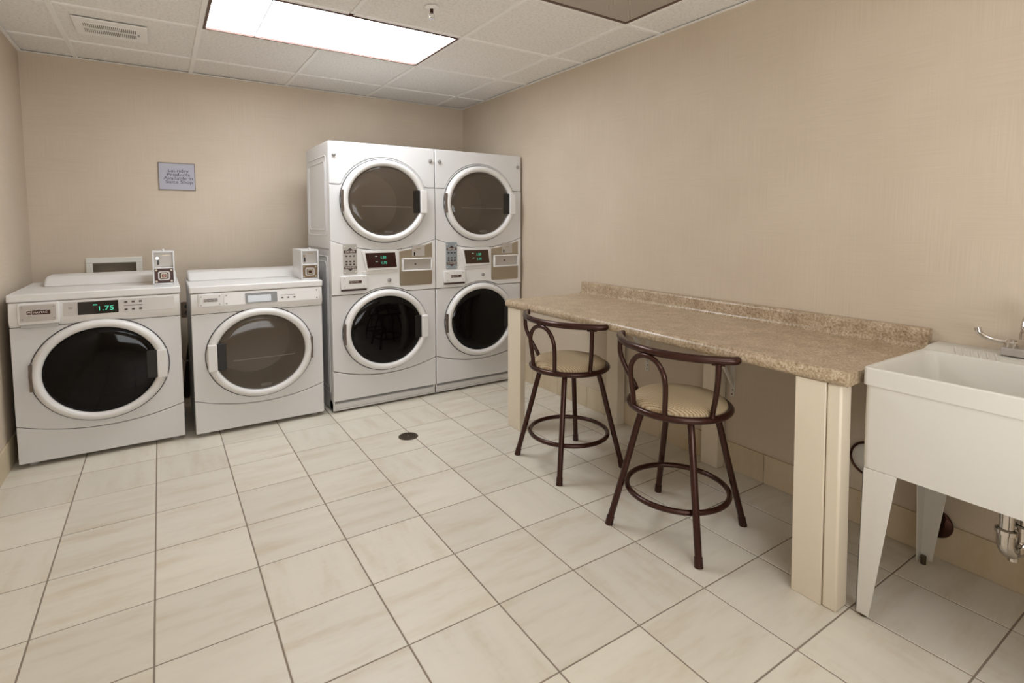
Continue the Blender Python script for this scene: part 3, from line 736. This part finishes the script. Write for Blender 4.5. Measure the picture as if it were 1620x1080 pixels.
    for xx, zz in ((xa+0.014, 1.082), (xb-0.014, 1.106), (xa+0.014, 0.845), (xb-0.014, 0.845)): cyl((xx, -0.0065, zz), (xx, -0.0085, zz), 0.0045, bm, n=10)
    tag(link('panel_screws', bm, M_KNOB, cn), kind='stuff')
    return t
def quadplate(low, high, y0, y1):
    bm = bmesh.new(); n = len(low); R = []
    for (a_, b_), (c_, d_) in zip(low, high): R.append([bm.verts.new((a_, y0, b_)), bm.verts.new((c_, y0, d_)), bm.verts.new((c_, y1, d_)), bm.verts.new((a_, y1, b_))])
    for i in range(n-1):
        for k in range(4): bm.faces.new((R[i][k], R[i][(k+1) % 4], R[i+1][(k+1) % 4], R[i+1][k]))
    bm.faces.new(R[0]); bm.faces.new(R[-1][::-1]); return bm
def slab4(p, y0, y1): return prism(p, y0, y1)
def brand_plate2(parent, x0, x1, z0, z1, y):
    p = link('brand_plate', prism(rrect(x0, x1, z0, z1, 0.004), y-0.002, y), M_ENAMEL2, parent, bev=0.0006)
    w = x1-x0; h = z1-z0; zc = (z0+z1)/2+0.02*h
    link('brand_strip', box(x0+0.26*w, x1-0.18*w, y-0.0030, y-0.0022, zc-0.12*h, zc+0.12*h), M_DKRED, p, smooth=False)
    link('brand_emblem', frame(x0+0.25*w, x0+0.25*w+0.28*h, zc-0.14*h, zc+0.14*h, 0.0015, y-0.004, y-0.0031), M_TEXTW, p, smooth=False)
    text('brand_emblem_letter', 'M', 0.19*h, (x0+0.25*w+0.14*h, y-0.0034, zc), M_TEXTW, p)
    text('brand_lettering', 'MAYTAG', 0.15*h, (x0+0.25*w+0.33*h, y-0.0034, zc), M_TEXTW, p, sx=0.85, align='LEFT')
    bm = bmesh.new()
    for a_ in (x0+0.08*w, x1-0.08*w):
        for b_ in (z0+0.16*h, z1-0.16*h): cyl((a_, y-0.002, b_), (a_, y-0.0036, b_), 0.003, bm, n=10)
    tag(link('plate_screws', bm, M_KNOB, p), kind='stuff')
    return p
G1 = 'stacked washer and dryer units against the back wall'
stack('tall white stacked washer and dryer, left of the pair, with grey keypad', 1.301, 2.044, 0.152, M_PANELG, Mat('display_glass_red', srgb(44, 10, 8), 0.1).m, G1)
stack('tall white stacked washer and dryer with blue-grey keypad, by the right wall', 2.046, 2.792, 0.152, M_PANELB, M_SCREENB, G1)

# ------------------------------------------------------------------ folding counter
ct = thing('countertop', 'long brown granite-look laminate counter on cream posts along the right wall', 'counter', (2.48, -1.57, 0))
CT = 0.790
xo, yo = -2.48, 1.57
f0, bk = 2.158, XR-0.0015
prof = [(f0+0.012, CT-0.042), (f0+0.003, CT-0.036), (f0, CT-0.026), (f0+0.002, CT-0.012), (f0+0.010, CT-0.001), (f0+0.024, CT+0.0035), (f0+0.042, CT+0.002), (f0+0.060, CT),
        (bk-0.060, CT), (bk-0.045, CT+0.003), (bk-0.037, CT+0.012), (bk-0.034, CT+0.028), (bk-0.034, CT+0.062), (bk-0.032, CT+0.071), (bk-0.026, CT+0.076), (bk-0.004, CT+0.078), (bk, CT+0.076), (bk, CT-0.040), (f0+0.05, CT-0.040), (f0+0.05, CT-0.042)]
# front-left corner is clipped, so the slab is the same profile swept straight
y_near, y_far = -2.553, -0.600
bm = prism([(p[0]+xo, p[1]) for p in prof], y_near+yo, y_far+yo, 'y')
link('laminate_top', bm, M_LAM, ct, ang=60)
def post(name, x0, x1, y0, y1, h=CT-0.0425, bev=0.004): return link(name, box(x0+xo, x1+xo, y0+yo, y1+yo, 0.0, h), M_POST, ct, bev=bev, seg=2)
post('front_leg', 2.170, 2.208, -0.748, -0.612)
def leaning(name, x0, x1, y0, y1, bev, h=CT-0.0425, dx=-0.008, dy=0.014):
    bm = box(x0+xo, x1+xo, y0+yo, y1+yo, 0.0, h)
    for v_ in bm.verts:
        if v_.co.z > 0.1: v_.co.x += dx if v_.co.x > x0+xo+0.01 else 0; v_.co.y += dy
    return link(name, bm, M_POST, ct, bev=bev, seg=2)
leaning('front_leg', 2.168, 2.206, -2.503, -2.405, 0.002)
leaning('corner_stud', 2.171, 2.246, -2.550, -2.5045, 0.007)
post('wall_leg', 2.735, XR-0.0095, -0.995, -0.895)
post('wall_leg', 2.745, XR-0.0095, -1.702, -1.602)
def bracket(y, low):
    b = thing('shelf_bracket', 'white steel angle bracket under the counter, '+low, 'bracket', (XR, y, 0))
    zt = CT-0.0425
    link('wall_plate', prism(rrect(-0.013, 0.013, 0.375, zt-0.0045, 0.006), -0.004, -0.0005, 'y').copy() if False else box(-0.004, -0.0003, -0.014, 0.014, 0.378, zt-0.0045), M_BRACKET, b, bev=0.001)
    link('top_plate', box(-0.26, -0.0003, -0.014, 0.014, zt-0.0042, zt-0.0006), M_BRACKET, b, bev=0.001)
    bm = prism([(-0.225, zt-0.0048), (-0.205, zt-0.0048), (-0.0045, 0.455), (-0.0045, 0.430)], -0.007, 0.007, 'y')
    link('brace', bm, M_BRACKET, b)
    bm = bmesh.new()
    for zz, yy in ((0.392, 0.0), (0.415, -0.003)): cyl((-0.004, yy, zz), (-0.0055, yy, zz), 0.0035, bm, n=10)
    link('bracket_screws', bm, M_BTN, b)
bracket(-1.168, 'between the two stools')
bracket(-1.735, 'behind the near stool beside the middle post')

# ------------------------------------------------------------------ bar stools
def stool(label, cx, cy, leg_rot, back_rot):
    t = thing('bar_stool', label, 'stool', (cx, cy, 0), 0, 'bar stools at the counter')
    r0, r1 = 0.278, 0.152; ztop = 0.498
    for k in range(4):
        a = leg_rot+PI/4+k*PI/2; p0 = Vector((r0*math.cos(a), r0*math.sin(a), 0.014)); p1 = Vector((r1*math.cos(a), r1*math.sin(a), ztop-0.012)); p2 = Vector(((r1-0.035)*math.cos(a), (r1-0.035)*math.sin(a), ztop))
        pk = p1+(p1-p0).normalized()*0.004
        lg = link('leg', tube(smoothpath([p0, (p0+p1)/2, p1, p2], 4), 0.0135, n=14), M_BRONZE, t)
        d = (p0-p1).normalized()
        link('foot_cap', cyl(Vector((p0.x+0.002*math.cos(a), p0.y+0.002*math.sin(a), 0.0)), p0-d*0.022, 0.0165, n=14, r1=0.0155), M_BRONZE, lg)
    R = 0.2035; zr = 0.165
    link('foot_ring', tube([(R*math.cos(2*PI*i/64), R*math.sin(2*PI*i/64), zr) for i in range(64)], 0.0112, n=12, closed=True), M_BRONZE, t)
    # swivel plate
    link('swivel_plate', lathe([(0.001, 0.490), (0.135, 0.490), (0.140, 0.500), (0.110, 0.506), (0.001, 0.506)], (0, 0, 0), n=36), M_BRONZE, t)
    Rs = 0.1985; zs = 0.520
    link('seat_ring', tube([(Rs*math.cos(2*PI*i/64), Rs*math.sin(2*PI*i/64), zs) for i in range(64)], 0.0135, n=12, closed=True), M_BRONZE, t)
    st = link('seat_cushion', lathe([(0.001, 0.508), (0.184, 0.508), (0.189, 0.526), (0.186, 0.541), (0.172, 0.553), (0.148, 0.561), (0.110, 0.567), (0.06, 0.570), (0.001, 0.571)], (0, 0, 0), n=56), M_SEAT, t, ang=70)
    # back: wide top rail, two arches ends and side uprights
    def P(ang, rad, z): a = back_rot+math.radians(ang); return Vector((rad*math.cos(a), rad*math.sin(a), z))
    zt = 0.767
    ub = Vector((math.cos(back_rot), math.sin(back_rot), 0)); ul = Vector((math.sin(back_rot), -math.cos(back_rot), 0))
    Q = lambda l, b_, z: ul*l+ub*b_+Vector((0, 0, z))
    half = [(0.280, 0.036), (0.283, 0.048), (0.272, 0.068), (0.235, 0.102), (0.180, 0.143), (0.095, 0.180)]
    ctrl = [Q(l, b_, zt) for l, b_ in half]+[Q(0, 0.192, zt)]+[Q(-l, b_, zt) for l, b_ in half[::-1]]
    link('top_rail', tube(smoothpath(ctrl, 6), 0.0155, n=14), M_BRONZE, t)
    for s_ in (-1, 1):
        foot = P(s_*76, Rs, 0)
        fl, fb = foot.dot(ul), foot.dot(ub)
        sg = 1 if fl > 0 else -1
        up = smoothpath([Q(fl, fb, zs), Q(fl+sg*0.002, fb, zs+0.03), Q(fl+sg*0.030, fb+0.025, zs+0.10), Q(sg*0.243, 0.093, zs+0.17), Q(sg*0.246, 0.096, zt-0.012)])
        link('upright', tube(up, 0.0105, n=12), M_BRONZE, t)
        link('rail_bracket', tube([Q(sg*0.262, 0.080, zt-0.016), Q(sg*0.246, 0.094, zt-0.017), Q(sg*0.226, 0.108, zt-0.016)], 0.005, n=8), M_BRONZE, t)
    ar = [(-0.081, 0.181, zs), (-0.081, 0.182, zs+0.04), (-0.086, 0.187, zs+0.09), (-0.088, 0.193, zs+0.14), (-0.078, 0.197, zs+0.180), (-0.048, 0.199, zs+0.214), (0, 0.200, zs+0.227)]
    ar = [Q(*p) for p in ar]+[Q(-p[0], p[1], p[2]) for p in ar[-2::-1]]
    link('back_arch', tube(smoothpath(ar, 5), 0.0105, n=12), M_BRONZE, t)
    return t
stool('dark bronze bar stool with beige round seat, the one nearer the stacked dryers', 2.1625, -1.2135, math.radians(-3.5), math.radians(185))
stool('dark bronze bar stool with beige round seat, the one nearer the sink', 2.1525, -1.928, math.radians(11), math.radians(180))

# ------------------------------------------------------------------ utility sink
sk = thing('utility_sink', 'white plastic laundry tub sink on four tapered legs beside the counter', 'sink', (2.5, -2.855, 0))
X0, X1, Y0, Y1 = -0.280, 0.3075, -0.285, 0.283      # local; Y1 is the counter side
ZT = 0.813
def loft(rings, mat, name, parent, bev=0, cap_last=True, ang=50):
    bm = bmesh.new(); R = [[bm.verts.new(p) for p in r] for r in rings]; n = len(R[0])
    for A, B in zip(R, R[1:]):
        for j in range(n): bm.faces.new((A[j], A[(j+1) % n], B[(j+1) % n], B[j]))
    if cap_last: bm.faces.new(R[-1])
    return link(name, bm, mat, parent, bev=bev, ang=ang)
def rr(x0, x1, y0, y1, r, z): return [(p[0], p[1], z) for p in rrect(x0, x1, y0, y1, r, 6)]
bx1 = X1-0.150   # back edge of the basin, where the tap ledge starts
rings = [rr(X0+0.008, X1-0.010, Y0+0.008, Y1-0.006, 0.02, 0.492), rr(X0+0.004, X1-0.004, Y0+0.004, Y1-0.004, 0.02, 0.757),
         rr(X0+0.004, X1-0.004, Y0+0.004, Y1-0.004, 0.02, 0.7575), rr(X0, X1, Y0, Y1, 0.014, 0.7580), rr(X0, X1, Y0, Y1, 0.014, ZT-0.004), rr(X0+0.003, X1-0.003, Y0+0.003, Y1-0.003, 0.013, ZT),
         rr(X0+0.013, bx1, Y0+0.013, Y1-0.013, 0.03, ZT), rr(X0+0.020, bx1-0.006, Y0+0.020, Y1-0.020, 0.035, ZT-0.010), rr(X0+0.070, bx1-0.050, Y0+0.070, Y1-0.070, 0.05, 0.530), rr(X0+0.085, bx1-0.065, Y0+0.085, Y1-0.085, 0.05, 0.515)]
loft(rings, M_WHITEPOLY, 'tub', sk, ang=30)
# raised tap ledge at the wall
lp = [(bx1+0.004, ZT-0.002), (bx1+0.022, ZT+0.002), (bx1+0.045, ZT+0.008), (bx1+0.070, ZT+0.010), (X1-0.004, ZT+0.011), (X1, ZT+0.008), (X1, ZT-0.002)]
link('tap_ledge', prism(lp, Y0+0.002, Y1-0.002, 'y'), M_WHITEPOLY, sk, bev=0.003)
for k in range(6):
    y_ = 0.192-k*0.0215
    link('soap_ridge', tube([(bx1+0.004, y_-0.010, ZT+0.001), (bx1+0.030, y_+0.001, ZT+0.0055), (bx1+0.060, y_+0.012, ZT+0.011)], 0.0035, n=8), M_WHITEPOLY, sk)
# legs: tapered angle legs
def sink_leg(cx, cy, sx_, sy_):
    # outer corner at (cx,cy); flanges run inward
    bm = bmesh.new(); zt_ = 0.4915; th = 0.004
    def flange(dirx):
        top, bot = 0.092, 0.038
        pts = []
        if dirx:   # flange in the xz plane (normal y)
            a = [(cx, zt_), (cx+sx_*top, zt_), (cx+sx_*bot, 0.012), (cx, 0.012)]; prism(a, cy, cy+sy_*th, 'y', bm)
        else:
            a = [(cy, zt_), (cy+sy_*top, zt_), (cy+sy_*bot, 0.012), (cy, 0.012)]; prism(a, cx, cx+sx_*th, 'x', bm)
    flange(True); flange(False)
    lg = link('leg', bm, M_WHITEPOLY, sk, bev=0.0012, seg=1)
    link('leveling_foot', cyl((cx+sx_*0.016, cy+sy_*0.016, 0.0), (cx+sx_*0.016, cy+sy_*0.016, 0.030), 0.009, n=12), M_DRAIN, lg)
sink_leg(X0+0.004, Y1-0.012, 1, -1); sink_leg(X0+0.004, Y0+0.012, 1, 1)
sink_leg(X1-0.075, Y1-0.010, -1, -1); sink_leg(X1-0.075, Y0+0.012, -1, 1)
# drain trap
tr = link('drain_tailpiece', cyl((-0.005, -0.012, 0.33), (-0.005, -0.012, 0.512), 0.019, n=20), M_CHROME, sk)
link('slip_nut', lathe([(0.020, 0.0), (0.027, 0.002), (0.027, 0.014), (0.020, 0.018)], (-0.005, -0.012, 0.326), n=20), M_CHROME, tr)
tp = [(-0.005, -0.012, 0.335)]+[(-0.005+0.032*(1-math.cos(a)), -0.012-0.012*(1-math.cos(a)), 0.300-0.036*math.sin(a)) for a in [PI*i/12 for i in range(13)]]+[(0.059, -0.036, 0.335)]
tu = link('drain_trap', tube(tp, 0.0215, n=18), M_CHROME, sk)
link('cleanout_plug', cyl((0.026, -0.024, 0.252), (0.026, -0.024, 0.236), 0.013, n=14), M_CHROME, tu)
link('slip_nut', lathe([(0.020, 0.0), (0.027, 0.002), (0.027, 0.014), (0.020, 0.018)], (0.059, -0.036, 0.326), n=20), M_CHROME, tu)
link('waste_arm', tube(smoothpath([(0.059, -0.036, 0.338), (0.059, -0.036, 0.375), (0.075, -0.036, 0.405), (0.11, -0.036, 0.415), (0.302, -0.036, 0.418)]), 0.017, n=16), M_CHROME, tu)

# faucet (spout and left blade handle in view)
fc = thing('faucet', 'chrome two-handle faucet with wrist blade lever on the sink ledge', 'faucet', (2.738, -2.845, ZT+0.0125))
link('faucet_base', prism(rrect(-0.027, 0.027, -0.080, 0.076, 0.008), 0.0005, 0.026, 'z'), M_SILVER, fc, bev=0.003)
for s_ in (1, -1):
    hv = link('valve_body', lathe([(0.019, 0.0265), (0.019, 0.042), (0.015, 0.046), (0.015, 0.052), (0.001, 0.053)], (0, s_*0.054, 0), n=20), M_CHROME, fc)
    pts = smoothpath([(0, s_*0.054, 0.044), (-0.002, s_*0.080, 0.042), (-0.006, s_*0.112, 0.048), (-0.010, s_*0.134, 0.063), (-0.011, s_*0.140, 0.080)], 6)
    n_ = len(pts); rad = [0.0065+0.0035*(i/(n_-1))**1.5 for i in range(n_)]
    link('lever_handle', tube(pts, 0.006, n=12, radii=rad), M_CHROME, hv)
link('spout', tube(smoothpath([(0, 0, 0.026), (0, 0, 0.090), (-0.012, 0, 0.126), (-0.045, 0, 0.146), (-0.085, 0, 0.138), (-0.101, 0, 0.112), (-0.102, 0, 0.096)]), 0.011, n=16), M_CHROME, fc)
link('aerator', cyl((-0.102, 0, 0.096), (-0.102, 0, 0.074), 0.0135, n=16), M_CHROME, fc)

# wall plates behind the sink
wp = thing('pipe_cover_plate', 'round white cover plate with dark chrome rim on the wall between post and sink', 'cover plate', (XR-0.0006, -2.366, 0.290))
link('cover_disc', lathe([(0.001, -0.016), (0.040, -0.014), (0.060, -0.008), (0.066, -0.0008)], (0, 0, 0), 'x', 36), M_IVORY, wp)
link('cover_rim', tube([(-0.006, 0.067*math.cos(2*PI*i/40), 0.067*math.sin(2*PI*i/40)) for i in range(40)], 0.005, n=8, closed=True), M_CHROMED, wp)
wp = thing('cleanout_cover', 'round dark chrome cleanout cover low on the wall under the sink', 'cover plate', (XR-0.0095, -2.602, 0.135))
link('cover_disc', lathe([(0.001, -0.010), (0.045, -0.009), (0.053, -0.006), (0.055, -0.0005)], (0, 0, 0), 'x', 36), M_CHROMED, wp)
link('cover_screw', lathe([(0.001, -0.0125), (0.006, -0.0125), (0.009, -0.0095)], (0, 0, 0), 'x', 16), M_CHROME, wp)
